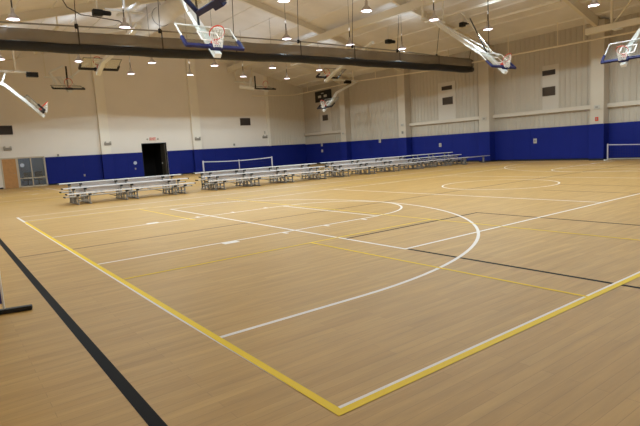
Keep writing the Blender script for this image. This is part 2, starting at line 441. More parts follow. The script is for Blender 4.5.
# office behind the glass
mb = MB()
mb.poly([(1.2, Y1+3, 0), (6, Y1+3, 0), (6, Y1+3, 2.8), (1.2, Y1+3, 2.8)])
mb.poly([(1.2, Y1+.25, 0), (1.2, Y1+3, 0), (1.2, Y1+3, 2.8), (1.2, Y1+.25, 2.8)])
mb.poly([(6, Y1+.25, 0), (6, Y1+3, 0), (6, Y1+3, 2.8), (6, Y1+.25, 2.8)])
mb.poly([(1.2, Y1+.25, 2.8), (6, Y1+.25, 2.8), (6, Y1+3, 2.8), (1.2, Y1+3, 2.8)])
struct(mb.build('wall_office', M['office']))
mb = MB(); mb.box(1.2, Y1+.3, -.12, 6, Y1+3, 0); struct(mb.build('floor_office', M['office']))
def office_chair(x, label):
    y = Y1+.9
    r = empty('office_chair', (x, y, 0), label, 'chair')
    mb = MB(); mb.box(x-.26, y-.25, .42, x+.26, y+.25, .52); mb.build('seat', M['black'], r, bevel=.03)
    mb = MB(); mb.box(x-.25, y-.27, .58, x+.25, y-.19, 1.02); mb.build('backrest', M['black'], r, bevel=.04)
    mb = MB(); mb.tube([(x, y, .08), (x, y, .43)], .03); mb.tube([(x, y-.2, .45), (x, y-.23, .65)], .02); mb.build('post', M['black'], r)
    for k in range(5):
        a = 2*PI*k/5; mb = MB(); mb.beam((x, y, .1), (x+.3*math.cos(a), y+.3*math.sin(a), .06), .05, .04)
        mb.lathe([(0, -.02), (.03, -.02), (.03, .02), (0, .02)], (x+.29*math.cos(a), y+.29*math.sin(a), .03), 10, (math.sin(a), -math.cos(a), 0))
        mb.build('leg', M['black'], r)
    for s in (-1, 1):
        mb = MB(); mb.tube([(x+s*.26, y-.05, .47), (x+s*.3, y-.05, .7), (x+s*.3, y+.15, .7)], .02); mb.build('armrest', M['black'], r)
office_chair(3.265, 'black office chair behind the glass nearest the oak door')
office_chair(3.947, 'black office chair behind the glass nearest the blue wall padding')
# open dark doorway
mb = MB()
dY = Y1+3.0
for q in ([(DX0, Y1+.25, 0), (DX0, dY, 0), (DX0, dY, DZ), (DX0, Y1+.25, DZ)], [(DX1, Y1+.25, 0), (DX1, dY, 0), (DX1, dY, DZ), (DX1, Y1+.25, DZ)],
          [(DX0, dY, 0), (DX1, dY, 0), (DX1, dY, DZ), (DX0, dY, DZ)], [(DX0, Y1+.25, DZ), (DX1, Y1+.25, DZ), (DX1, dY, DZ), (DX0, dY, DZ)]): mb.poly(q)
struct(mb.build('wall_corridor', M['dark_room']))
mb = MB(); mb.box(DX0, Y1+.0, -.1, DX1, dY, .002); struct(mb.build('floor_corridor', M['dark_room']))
mb = MB()
for q in ((DX0, DX0+.05), (DX1-.05, DX1)): mb.box(q[0], Y1-.02, 0, q[1], Y1+.3, DZ)
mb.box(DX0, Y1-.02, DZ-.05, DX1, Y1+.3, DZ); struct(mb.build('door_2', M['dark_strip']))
mb = MB(); mb.box(DX1-.13, Y1+.1, .01, DX1-.06, Y1+1.05, DZ-.1); d3 = struct(mb.build('door_3', mat('dark_grey_door_leaf', (84, 76, 66), .5)))
mb = MB(); mb.box(DX1-.19, Y1+.8, .95, DX1-.13, Y1+.9, 1.1); mb.build('door_handle', M['grey_metal'], d3)

# ------------------------------------------------------------------ wall fittings
def on_back(name, x, z, w, h, d, m, label, cat, group=None, off=0.0, bev=.006):
    mb = MB(); y = Y1-off
    mb.box(x-w/2, y-d, z-h/2, x+w/2, y, z+h/2)
    return tag(mb.build(name, m, loc=(x, y, z), bevel=bev), label, cat, group)
def louver_back(x, z, w, h, label):
    r = empty('wall_vent', (x, Y1, z), label, 'vent')
    mb = MB()
    for a, b, c, d in ((x-w/2, z-h/2, x+w/2, z-h/2+.04), (x-w/2, z+h/2-.04, x+w/2, z+h/2), (x-w/2, z-h/2, x-w/2+.04, z+h/2), (x+w/2-.04, z-h/2, x+w/2, z+h/2)): mb.box(a, Y1-.05, b, c, Y1, d)
    mb.build('frame', M['grille_dark'], r)
    mb = MB(); mb.box(x-w/2+.02, Y1-.02, z-h/2+.02, x+w/2-.02, Y1, z+h/2-.02)
    n = int(h/.08)
    for i in range(n):
        zz = z-h/2+.06+i*(h-.1)/n; mb.obox(V((x, Y1-.03, zz)), V((1, 0, 0)), V((0, .8, .6)), V((0, -.6, .8)), w-.06, .05, .01)
    mb.build('louver', M['grille_dark'], r)
louver_back(20.545, 4.197, 1.0, .64, 'dark square louver vent high on back wall between the two right pillars')
louver_back(1.951, 3.934, 1.36, .6, 'wide dark louver vent high on back wall above the oak door')
def vent_right(y, z, w, h, label, m, x=X1-.05):
    r = empty('wall_vent', (x, y, z), label, 'vent')
    mb = MB()
    for a, b, c, d in ((y-w/2, z-h/2, y+w/2, z-h/2+.04), (y-w/2, z+h/2-.04, y+w/2, z+h/2), (y-w/2, z-h/2, y-w/2+.04, z+h/2), (y+w/2-.04, z-h/2, y+w/2, z+h/2)): mb.box(x-.05, a, b, x, c, d)
    mb.build('frame', m, r)
    mb = MB(); mb.box(x-.015, y-w/2+.02, z-h/2+.02, x, y+w/2-.02, z+h/2-.02)
    n = int(h/.07)
    for i in range(n):
        zz = z-h/2+.06+i*(h-.1)/n; mb.obox(V((x-.028, y, zz)), V((0, 1, 0)), V((.8, 0, .6)), V((-.6, 0, .8)), w-.06, .045, .01)
    mb.build('louver', m, r)
vent_right(13.62, 5.03, .75, .28, 'narrow dark vent grille, upper of two on right wall panel nearest the right edge', M['grille_dark'])
vent_right(13.62, 3.98, .75, .5, 'grey square vent grille, lower of two on right wall panel nearest the right edge', M['grille'])
vent_right(20.95, 5.1, .85, .26, 'narrow dark vent grille, upper of two above the far bleacher', M['grille_dark'])
vent_right(20.9, 4.22, .85, .5, 'grey square vent grille, lower of two above the far bleacher', M['grille'])
vent_right(34.8, 4.2, .75, .5, 'small grey square vent below the scoreboard near the corner', M['grille'])

def emergency_light(x, z, label, y=Y1):
    r = empty('mounted_emergency_light', (x, y, z), label, 'emergency light', 'twin head emergency lights on the back wall')
    mb = MB(); mb.box(x-.24, y-.1, z-.12, x+.24, y, z+.06); mb.build('battery_box', M['dull_grey'], r, bevel=.015)
    for s in (-1, 1):
        mb = MB(); mb.lathe([(0, 0), (.05, .0), (.07, .07), (.055, .08), (0, .075)], (x+s*.16, y-.06, z+.11), 14, (s*.3, -1, -.15)); mb.build('lamp_head', M['box'], r, smooth=True)
emergency_light(2.194, 2.688, 'pale emergency light on back wall above the oak door')
emergency_light(8.619, 2.747, 'pale emergency light on the back pillar left of the dark doorway', Y1-.32)
emergency_light(15.775, 2.844, 'pale emergency light on the back pillar right of the dark doorway', Y1-.32)
emergency_light(22.443, 2.795, 'pale emergency light on back wall beside the ribbed siding')
# exit sign
r = empty('exit_sign', (12.124, Y1, 2.98), 'small red and white exit sign above the dark doorway', 'exit sign')
mb = MB(); mb.box(11.884, Y1-.06, 2.860, 12.364, Y1, 3.120); mb.build('sign_box', M['exit_face'], r, bevel=.01)
cu = bpy.data.curves.new('exit_lettering', 'FONT'); cu.body = 'EXIT'; cu.size = .24; cu.align_x = 'CENTER'; cu.align_y = 'CENTER'; cu.extrude = .004; cu.offset = .008
tmp = bpy.data.objects.new('tmp', cu); COL.objects.link(tmp)
me = bpy.data.meshes.new_from_object(tmp.evaluated_get(bpy.context.evaluated_depsgraph_get())); bpy.data.objects.remove(tmp)
me.materials.clear(); me.materials.append(M['exit'])
o = bpy.data.objects.new('lettering', me); COL.objects.link(o); o.parent = r; o.location = (0, -.066, .01); o.rotation_euler = (PI/2, 0, 0)
for s in (-1, 1):
    mb = MB(); mb.lathe([(0, 0), (.05, 0), (.07, .06), (0, .07)], (12.124+s*.42, Y1-.03, 2.990), 12, (0, -1, -.2)); mb.build('lamp_head', M['box'], r, smooth=True)
# small boxes on the back wall
on_back('wall_box', 5.232, 2.085, .12, .16, .06, M['grey_metal'], 'tiny grey wall box just above the left end of the blue padding', 'wall box')
on_back('wall_box', 19.279, 2.231, .14, .18, .06, M['grey_metal'], 'tiny grey wall box above the blue padding below the square vent', 'wall box')
on_back('wall_box', 22.463, 3.204, .1, .25, .06, M['box'], 'small pale sensor above the emergency light beside the ribbed siding', 'wall box')
mb = MB(); mb.lathe([(0, 0), (.13, 0), (.13, .01), (0, .012)], (10.566, Y1-.092, 1.19), 24, (0, -1, 0)); tag(mb.build('round_sign', M['sign_white'], loc=(10.566, Y1-.09, 1.19)), 'white round sign on blue padding left of the dark doorway', 'sign')
on_back('wall_outlet', 10.547, 0.741, .1, .14, .02, M['grey_metal'], 'tiny outlet below the round sign on blue padding', 'outlet', off=.09)
on_back('wall_outlet', 6.818, 0.527, .12, .16, .02, M['grey_metal'], 'tiny outlet low on blue padding behind the left bleacher', 'outlet', off=.09)
def on_right(name, y, z, w, h, m, label, cat, x=X1-.09, d=.04):
    r = empty(name, (x, y, z), label, cat)
    mb = MB(); mb.box(x-d, y-w/2, z-h/2, x, y+w/2, z+h/2); mb.build('cover_plate', m, r, bevel=.008)
    mb = MB(); mb.box(x-d-.012, y-w*.22, z-h*.22, x-d, y+w*.22, z+h*.22); mb.build('switch', M['grey_metal'], r)
on_right('wall_switch', 14.45, 1.18, .2, .28, M['box'], 'pale switch plate on blue padding near the right edge', 'switch plate')
on_right('wall_switch', 21.62, 1.22, .2, .26, M['box'], 'pale switch plate on blue padding above the far bleacher', 'switch plate')
on_right('wall_switch', 27.75, 1.82, .22, .34, M['box'], 'pale box at the top of blue padding between two right pillars', 'wall box')
on_right('wall_switch', 35.5, 1.78, .22, .26, M['box'], 'pale box near the corner, upper of two on blue padding', 'wall box')
on_right('wall_switch', 35.5, 1.22, .22, .24, M['box'], 'pale box near the corner, lower of two on blue padding', 'wall box')
for y, z, m, lb in ((24.75, 2.85, M['box'], 'pale horn strobe, upper of two on the middle right pillar'), (24.75, 2.3, M['grey_metal'], 'grey small box, lower of two on the middle right pillar'),
                    (17.6, 2.75, M['box'], 'pale box on the pillar beside the right end of the bleachers'), (31.7, 2.62, M['box'], 'pale box on the right pillar nearest the corner'),
                    (10.68, 2.8, M['box'], 'pale emergency light box on the nearest right pillar'), (10.68, 2.18, M['red'], 'small red fire alarm on the nearest right pillar')):
    on_right('wall_box', y, z, .3 if m is M['box'] else .16, .2, m, lb, 'wall box', XC)

# ------------------------------------------------------------------ scoreboard
r = empty('scoreboard', (X1-.04, 34.85, 6.15), 'black scoreboard on the right wall near the far corner', 'scoreboard')
mb = MB(); mb.box(X1-.2, 33.75, 5.66, X1-.03, 36.0, 6.62); mb.build('cabinet', M['black'], r, bevel=.01)
for y in (35.3, 34.45):
    mb = MB(); mb.box(X1-.215, y-.22, 6.02, X1-.2, y+.22, 6.22)
    mb.build('score_digits', M['sb_white'], r)
mb = MB(); mb.box(X1-.21, 34.7, 6.35, X1-.2, 35.05, 6.42); mb.build('clock_digits', M['sb_white'], r)

# ------------------------------------------------------------------ pendant lights
def pendant(x, y, z, label, group, src=[None]):
    if src[0] is None:
        r = empty('pendant_light', (x, y, z), label, 'pendant light', group)
        mb = MB(); mb.lathe([(.215, 0), (.22, .02), (.18, .09), (.12, .16), (.075, .2), (.06, .23), (.06, .36), (.04, .4), (0, .4)], (x, y, z), 24); mb.build('lamp_shade', M['shade'], r, smooth=True)
        mb = MB(); mb.lathe([(0, -.016), (.11, -.013), (.16, -.006), (.195, .004), (.195, .012), (0, .012)], (x, y, z), 24); mb.build('lens', M['lens'], r, smooth=True)
        mb = MB(); mb.tube([(x, y, z+.38), (x, y, z+.7)], .025); mb.build('ballast', M['cord'], r)
        src[0] = r
    else:
        s = src[0]; r = s.copy(); COL.objects.link(r); r.location = (x, y, z)
        r['label'] = label; r['group'] = group; WL[r.name] = V((x, y, z))
        for ch in list(s.children):
            if ch.name.startswith('cord') or ch.type == 'LIGHT': continue
            c = ch.copy(); COL.objects.link(c); c.parent = r
    mb = MB(); mb.tube([(x, y, z+.7), (x, y, roof(x)+.03)], .008, 6); mb.build('cord', M['cord'], r)
    ld = LAMP
    lo = bpy.data.objects.new('lamp', ld); COL.objects.link(lo); lo.parent = r; lo.location = (0, 0, -.04)
    uo = bpy.data.objects.new('fill_uplight', UPFILL); COL.objects.link(uo); uo.parent = r; uo.location = (0, 0, .76); uo.rotation_euler = (PI, 0, 0)
    return r
UPFILL = bpy.data.lights.new('fill_uplight', 'AREA'); UPFILL.shape = 'DISK'; UPFILL.size = .16; UPFILL.energy = 14; UPFILL.color = (.76, .95, 1.15); UPFILL.spread = math.radians(178)  # added upward fill over every fixture, lightens and cools the ceiling
LAMP = bpy.data.lights.new('lamp', 'SPOT'); LAMP.spot_size = math.radians(153); LAMP.spot_blend = .03; LAMP.shadow_soft_size = .2
LAMP.energy = 445; LAMP.color = (.80, .985, 1.06)
GL = 'high bay pendant lights'
ZL = 6.8
lights = [
 (1.148, 19.668, 'lit pendant light at upper left, hanging just above the rolled curtain'),
 (5.021, 19.356, 'lit pendant light above the rolled curtain, beside the end of the pale duct'),
 (12.431, 18.74, 'lit pendant light above the middle of the rolled curtain, right of the nearest hoop'),
 (16.421, 18.729, 'lit pendant light at the curtain top, left of the black motor box'),
 (20.106, 18.516, 'lit pendant light above the right half of the curtain, right of the motor box'),
 (8.905, 13.518, 'lit pendant light cut by the top edge of the photo'),
 (12.647, 13.266, 'lit pendant light near the top centre, hanging before the long ceiling beam'),
 (16.504, 13.114, 'lit pendant light at the upper end of the white hoop mast on the right'),
 (20.691, 13.281, 'lit pendant light directly above the hoop near the curtain end'),
 (21.212, 8.491, 'lit pendant light at top right, above the nearest right pillar'),
 (1.406, 27.952, 'lit pendant light at the left edge under the rolled curtain'),
 (4.943, 27.423, 'lit pendant light beside the framed backboard seen from behind, under the curtain'),
 (8.619, 26.763, 'lit pendant light under the curtain, upper of two right of the left pillar'),
 (12.387, 26.606, 'lit pendant light just below the curtain under the nearest hoop'),
 (16.295, 26.312, 'lit pendant light below the curtain, above the hoop with white arms'),
 (20.022, 26.226, 'lit pendant light beside the folded backboard above the scoreboard'),
 (8.668, 30.844, 'lit pendant light under the curtain, lower of two right of the left pillar'),
 (12.357, 30.328, 'lit pendant light at the top of the pillar right of the doorway'),
 (16.223, 30.1, 'lit pendant light just behind the white arms of the small far hoop'),
 (19.962, 30.202, 'lit pendant light right of the small far hoop, near the ribbed corner'),
]
for x, y, lb in lights: pendant(x, y, ZL, lb, GL)
for x, y in [(3.3, 13.3), (1.2, 13.3)]+[(x, y) for y in (8.9, 3.6) for x in (1.9, 5.0, 8.8, 12.6, 16.5) if y > 5 or x > 4]+[(20.6, 3.6)]:
    pendant(x, y, ZL, 'pendant light hanging above the near court, out of the photo', 'pendant lights above the near court')

# ------------------------------------------------------------------ divider curtain, rolled up under the roof
cr = empty('divider_curtain', (12, 18.3, 5.5), 'long rolled gym divider curtain of brown mesh and black vinyl hanging across the court', 'divider curtain')
def zc(x):
    P = [(-2.2, 5.74), (.5, 5.8), (6, 5.885), (9.6, 5.965), (14, 6.05), (20, 6.09), (26.25, 6.12)]
    for (a, za), (b, zb) in zip(P, P[1:]):
        if x <= b: return za+(zb-za)*(x-a)/(b-a)
    return P[-1][1]
def hh(x): return .36+.07*(x+2)/28
xs = [-2.2+i*(26.3+2.1)/70 for i in range(71)]
def sec(x, top):
    h = hh(x); z = zc(x); wob = .03*math.sin(x*1.7)+.02*math.sin(x*3.9+1)
    e = 1.0 if x < 26.1 else .75
    out = []
    if top:   # bundled mesh: deep flat fold
        for dy, dz in ((-.10, 1.0), (-.13, .94), (-.15, .6), (-.165, .25), (-.17, -.1), (-.12, -.2), (.12, -.2), (.17, -.1), (.165, .25), (.15, .6), (.13, .94), (.10, 1.0)):
            out.append((x, 18.3+dy*e+.012*math.sin(x*5.1+dz*4), z+h*dz*(e if dz > .5 else 1)+wob*.3))
    else:     # black roll at the bottom
        for k in range(14):
            a = 2*PI*k/14; out.append((x, 18.3+(.23+.02*math.sin(x*2.3))*e*math.cos(a), z-h*.55+wob*.4+h*.47*e*math.sin(a)))
    return out
mb = MB(); mb.sweep([sec(x, True) for x in xs]); mb.build('mesh_band', M['mesh_cloth'], cr, smooth=True)
mb = MB(); mb.sweep([sec(x, False) for x in xs]); mb.build('vinyl_roll', M['black_cloth'], cr, smooth=True)
rod = [(-2.2, 6.25), (.56, 6.35), (6.06, 6.53), (9.4, 6.57), (13.2, 6.63), (19.5, 6.62), (26.3, 6.47)]
mb = MB(); mb.tube([(x, 18.3, z) for x, z in rod], .03, 8); mb.build('support_pipe', M['alu_dark'], cr)
def zrod(x):
    for (a, za), (b, zb) in zip(rod, rod[1:]):
        if x <= b: return za+(zb-za)*(x-a)/(b-a)
    return rod[-1][1]
for i, x in enumerate((-.5, 2.95, 6.05, 9.35, 12.8, 16.2, 19.5, 22.8, 25.9)):
    mb = MB(); mb.tube([(x, 18.3, zrod(x)), (x, 18.0, roof(x)+.02)], .014, 6); mb.build('hanger_cable', M['cord'], cr)
    mb = MB(); mb.lathe([(0, -.09), (.06, -.08), (.075, 0), (.06, .08), (0, .09)], (x, 18.3, zrod(x)), 12); mb.build('clamp', M['black'], cr, smooth=True)
    mb = MB(); mb.beam((x, 18.12, zrod(x)), (x, 18.12, zc(x)-hh(x)), .05, .006, up=(0, 1, 0)); mb.build('lifting_strap', M['cord'], cr)

# ------------------------------------------------------------------ basketball hoops
def hoop(label, B, n, tilt, path, mw=.21, end=-.27, pad='navy', arms=True, extra=None, net_hang=.42, hang=None, cable=True):
    B = V(B); n = V(n); t = math.radians(tilt); Z = V((0, 0, 1))
    u = (Z*math.cos(t)-n*math.sin(t)).normalized()      # up the board: back towards the pivot
    nn = (n*math.cos(t)+Z*math.sin(t)).normalized()     # playing face
    w = u.cross(nn).normalized()
    P = lambda a, b, c: B+w*a+u*b+nn*c
    r = empty('hanging_basketball_hoop', B, label, 'basketball hoop', 'ceiling hung basketball hoops')
    W2, H = .915, 1.07
    def bar(mb, a0, b0, a1, b1, th, c=0, d=.03):
        p, q = P(a0, b0, c), P(a1, b1, c); mb.beam(p, q, th, d, up=nn)
    mb = MB(); mb.obox(P(0, H/2, 0), w, u, nn, 2*W2-.04, H-.04, .012); board = mb.build('backboard', M['glass'], r)
    mb = MB()
    for a in (-W2+.02, W2-.02): bar(mb, a, 0, a, H, .04)
    for b in (.02, H-.02): bar(mb, -W2, b, W2, b, .04)
    mb.build('board_frame', M['white_metal'] if pad == 'navy' else M['grey_metal'], board)
    mb = MB()
    for a in (-.305, .305): bar(mb, a, .3, a, .76, .05, .008, .006)
    for b in (.32, .74): bar(mb, -.305, b, .305, b, .05, .008, .006)
    mb.build('target_square', M['white_paint'], board)
    pm = M[pad] if pad in M else M['navy']
    mb = MB(); bar(mb, -W2-.03, -.0, W2+.03, -.0, .12, 0, .09)
    for a in (-W2, W2): bar(mb, a, -.02, a, .40, .09, 0, .09)
    bar(mb, -.2, -.03, .2, -.03, .2, .01, .12)
    mb.build('bottom_pad', pm, board, bevel=.012)
    # rim
    c = P(0, .15, .38)
    ring = [c+w*(.23*math.cos(2*PI*k/28))+nn*(.23*math.sin(2*PI*k/28)) for k in range(28)]
    mb = MB(); mb.tube(ring, .017, 8, closed=True); rim = mb.build('rim', M['red'], r, smooth=True)
    mb = MB(); mb.obox(P(0, .10, .05), w, u, nn, .2, .16, .1); mb.obox(P(0, .135, .1), w, u, nn, .16, .03, .14); mb.build('rim_bracket', M['red'], rim)
    mb = MB(); low = c-Z*net_hang; N = 14
    rings = [[(c+(low-c)*s)+(w*math.cos(2*PI*k/N)+(nn*(1-s)+(nn-Z*nn.z)*s)*math.sin(2*PI*k/N))*(.225*(1-s)+.13*s) for k in range(N)] for s in (0, .3, .6, 1)]
    for i in range(3):
        for k in range(N):
            for dk in (0, 1): mb.tube([rings[i][k], rings[i+1][(k+dk) % N]], .0065, 4, cap=False)
    for k in range(N): mb.tube([rings[3][k], rings[3][(k+1) % N]], .0065, 4, cap=False)
    mb.build('net', M['net'], rim)
    # mast: runs behind the board from below its lower edge up to the pivot
    pts = [P(0, end, -.12), P(0, H*.9, -.14)]+[V(p) for p in path]
    mb = MB()
    for p, q in zip(pts, pts[1:]): mb.beam(p, q+(q-p).normalized()*.05, mw, .15)
    mast = mb.build('mast', M['white_metal'], r)
    if arms:
        piv = V(path[-1]); mb = MB()
        for s in (-1, 1): mb.beam(P(s*.75, H*.93, -.06), piv+w*(s*.35), .06, .06)
        mb.build('side_arm', M['white_metal'], r)
        mb = MB(); mb.tube([piv-w*.9, piv+w*.9], .06, 10)
        mb.build('pivot_bar', M['white_metal'], r)
        for s in (-1, 1):
            e = piv+w*(s*.8); mb = MB(); mb.beam(e, (e.x, e.y, roof(e.x)+.02), .07, .07); mb.build('hanger_post', M['steel'], r)
    if extra: extra(r, P, mast)
    if cable:
        mid = pts[1]; q = V(hang) if hang else V((mid.x, mid.y, roof(mid.x)))
        mb = MB(); mb.tube([mid, q+V((0, 0, .03))], .013, 6); mb.build('lift_cable', M['black'], r)
    return r

def fold_brace(p, q, rr=.045, m='white_metal'):
    def f(r, P, mast):
        mb = MB(); mb.tube([p, q], rr, 8); mb.build('fold_brace', M[m], r)
    return f
def multi(*fs):
    def f(r, P, mast):
        for g in fs: g(r, P, mast)
    return f
def black_bar(p, q, w=.05):
    def f(r, P, mast):
        mb = MB(); mb.beam(p, q, w, w); mb.build('safety_strap', M['black'], r)
    return f

# near cross-court hoops (face -y), the large one before the curtain first
hoop('large glass hoop with navy bottom pad folded up before the curtain at upper left', (5.33, 12.0, 4.68), (0, -1, 0), 45, [(5.33, 15.3, 7.9)],
     extra=multi(fold_brace((5.0, 13.0, 5.9), (5.0, 14.6, 8.2)), black_bar((5.2, 12.75, 5.45), (5.25, 13.0, 6.9), .06)), arms=False, cable=False)
hoop('hoop with long white masts beside the right end of the rolled curtain', (19.65, 11.75, 4.72), (0, -1, 0), 45, [(19.75, 15.9, 7.72)],
     extra=multi(fold_brace((20.1, 12.7, 5.6), (21.1, 15.2, 8.15), .035, 'steel'), black_bar((19.6, 12.6, 5.5), (19.3, 13.3, 7.2), .05)))
# near main-court hoops
hoop('hoop cut by the top edge of the photo above the large glass hoop', (3.3, 7.68, 4.62), (1, 0, 0), 45, [(.2, 7.68, 7.6)], end=.15, cable=False)
hoop('hoop cut by the right edge of the photo, facing the left', (22.2, 7.66, 4.52), (-1, 0, 0), 39, [(24.9, 7.66, 6.6)],
     extra=fold_brace((25.2, 7.0, 6.75), (23.1, 7.4, 5.8)), arms=False, cable=False)
# far court
def boom(p, q, motor):
    def f(r, P, mast):
        mb = MB(); mb.tube([p, q], .07, 8); mb.build('boom', M['white_metal'], r)
        mb = MB(); m = V(motor); mb.box(m.x-.28, m.y-.14, m.z-.14, m.x+.28, m.y+.14, m.z+.1); mb.build('winch_motor', M['black'], r)
        for a in (.3, .8):
            e = V(p).lerp(V(q), a)
            mb = MB(); mb.beam(e, (e.x, e.y, roof(e.x)+.02), .07, .07); mb.build('hanger_post', M['steel'], r)
    return f
hoop('hoop with a long white boom at the far left edge, seen from the side', (3.15, 29.2, 4.36), (1, 0, 0), 43, [(1.6, 29.3, 5.75), (-.5, 29.4, 6.5)], mw=.14,
     extra=multi(boom((-.6, 29.4, 6.5), (2.9, 29.4, 6.44), (2.95, 29.4, 6.35)), fold_brace((1.45, 29.5, 5.75), (1.75, 29.5, 6.45))), pad='near_black', arms=False, cable=False)
hoop('hoop with a curved white arm in front of the black scoreboard', (22.9, 29.6, 4.62), (-1, 0, 0), 48, [(24.1, 29.5, 5.75), (26.2, 29.4, 6.68)],
     extra=boom((23.8, 29.4, 6.72), (26.3, 29.4, 6.7), (25.2, 29.4, 6.62)), pad='near_black', arms=False, cable=False)
hoop('small far hoop under the curtain left of the left back pillar, with bent white arms', (5.6, 33.8, 6.2), (0, -1, 0), 72, [(5.6, 36.6, 7.3)],
     extra=multi(fold_brace((5.1, 34.9, 6.6), (4.7, 34.6, 7.3), .09), fold_brace((4.7, 34.6, 7.3), (5.5, 34.2, 7.7), .07), black_bar((5.55, 33.9, 6.3), (5.55, 33.8, 7.6), .09), fold_brace((5.9, 34.6, 7.0), (7.0, 34.2, 7.9), .06)), pad='near_black', cable=False)
hoop('small far hoop with white arms left of the ribbed back siding', (20.25, 33.8, 6.5), (0, -1, 0), 72, [(20.2, 37.2, 7.5)],
     extra=multi(fold_brace((19.35, 34.1, 6.55), (18.3, 34.6, 6.75), .15), fold_brace((19.0, 34.2, 6.65), (19.3, 34.4, 7.4), .1), black_bar((19.35, 33.9, 6.5), (19.35, 33.9, 7.5), .08)), pad='near_black', cable=False)
hoop('framed backboard seen from behind under the curtain at the left', (5.4, 25.5, 6.12), (0, 1, 0), 70, [(5.4, 22.8, 6.4), (5.4, 18.72, 6.84)], pad='near_black', arms=False, cable=False,
     extra=multi(fold_brace((5.4, 21.4, 7.78), (5.4, 18.6, 7.6), .07), fold_brace((5.4, 19.9, 7.68), (5.4, 19.7, 6.8), .05), fold_brace((4.6, 20.4, 7.72), (6.2, 20.4, 7.72), .06), fold_brace((5.4, 20.4, 7.7), (5.4, 20.4, 8.9), .05)))
hoop('black framed backboard seen from behind above the scoreboard', (20.1, 25.5, 6.22), (0, 1, 0), 66, [(20.1, 22.6, 7.1), (20.1, 20.9, 7.6)], pad='near_black', arms=False, cable=False)

# ------------------------------------------------------------------ winch motors on the roof steel
def motor(x, y, z, label):
    r = empty('ceiling_winch_motor', (x, y, z), label, 'winch motor')
    mb = MB(); mb.box(x-.2, y-.14, z-.12, x+.2, y+.14, z+.12); mb.build('gear_box', M['black'], r, bevel=.03)
    mb = MB(); mb.lathe([(0, 0), (.1, 0), (.1, .3), (.06, .34), (0, .34)], (x+.2, y, z+.02), 14, (1, 0, 0)); mb.build('motor_body', M['black'], r, smooth=True)
    mb = MB(); mb.tube([(x, y, z+.1), (x, y, roof(x)+.03)], .03, 8); mb.build('hanger_rod', M['steel'], r)
motor(4.35, 20.6, 7.6, 'black winch motor above the left part of the curtain')
motor(21.35, 20.8, 7.75, 'black winch motor above the right half of the curtain')
motor(22.6, 16.2, 7.85, 'black winch motor beside the long white hoop masts')
# looping cable beside the left winch motor
mb = MB(); mb.tube([(3.1, 20.6, 8.55), (3.0, 20.6, 8.1), (3.2, 20.6, 7.7), (3.7, 20.6, 7.45), (4.3, 20.6, 7.42), (5.2, 20.6, 7.35), (5.5, 20.6, 7.1)], .022, 6)
tag(mb.build('ceiling_cable', M['cord'], loc=(4.3, 20.6, 7.5)), 'dark looping cable beside the left winch motor', 'cable')

# ------------------------------------------------------------------ pale round duct under the ridge
r = empty('ceiling_duct', (9.2, 24, 9.3), 'pale round air duct under the roof at upper left', 'air duct')
mb = MB(); n = 24; y0, y1 = -3.0, 30.2
prof = []
mb.tube([(9.3, y0+(y1-y0)*i/40, 9.32) for i in range(41)], .5, n, radii=[.5 if i < 40 else .42 for i in range(41)]); mb.build('duct_tube', M['duct'], r, smooth=True)
for y in (2, 8, 14, 20.5, 26.5):
    mb = MB(); mb.tube([(9.3+.515*math.cos(2*PI*k/24), y, 9.32+.515*math.sin(2*PI*k/24)) for k in range(24)], .012, 6, closed=True)
    mb.tube([(9.3, y, 9.8), (9.3, y, roof(9.3)+.03)], .012, 6); mb.build('hanger_strap', M['cord'], r)

# sprinkler pipe along the right wall, turning along the back wall
r = empty('ceiling_sprinkler_pipe', (25.9, 20, 6.3), 'long thin cream sprinkler pipe below the roof along the right wall', 'pipe')
mb = MB(); mb.tube([(21.2, 37.8, 6.4), (25.3, 37.8, 6.52), (25.9, 37.2, 6.58), (26.0, 34, 6.62), (26.0, 29, 6.64), (26.0, 21.8, 6.33), (26.0, 16, 6.265), (26.0, 9, 6.2), (26.0, -3, 6.1)], .045, 10); mb.build('pipe_run', M['pipe'], r, smooth=True)
for y, z in ((15.6, 6.26), (12.6, 6.23), (11.2, 6.22), (8, 6.19), (20, 6.3), (27, 6.55), (36, 6.6), (3, 6.15)):
    mb = MB(); mb.tube([(26.0, y, z), (26.0, y, roof(26.0)+.02)], .022, 6); mb.build('hanger_rod', M['pipe'], r)
# hoop support beam at upper right
r = empty('ceiling_hoop_beam', (25, 7.5, 6.45), 'thick cream support beam above the hoop at the right edge', 'support beam')
mb = MB(); mb.box(24.85, 4.2, 6.33, 25.1, 10.6, 6.62); mb.build('beam', M['steel'], r, bevel=.01)
for y in (9.4, 5.6):
    mb = MB(); mb.beam((25.0, y, 6.6), (25.0, y, roof(25.0)+.02), .09, .09); mb.beam((25.0, y-.1, 6.62), (24.6, y-1.4, roof(24.6)), .06, .06); mb.build('hanger_post', M['steel'], r)
    mb = MB(); mb.box(24.8, y-.45, 6.28, 25.15, y-.1, 6.33); mb.build('clamp', M['white_metal'], r)

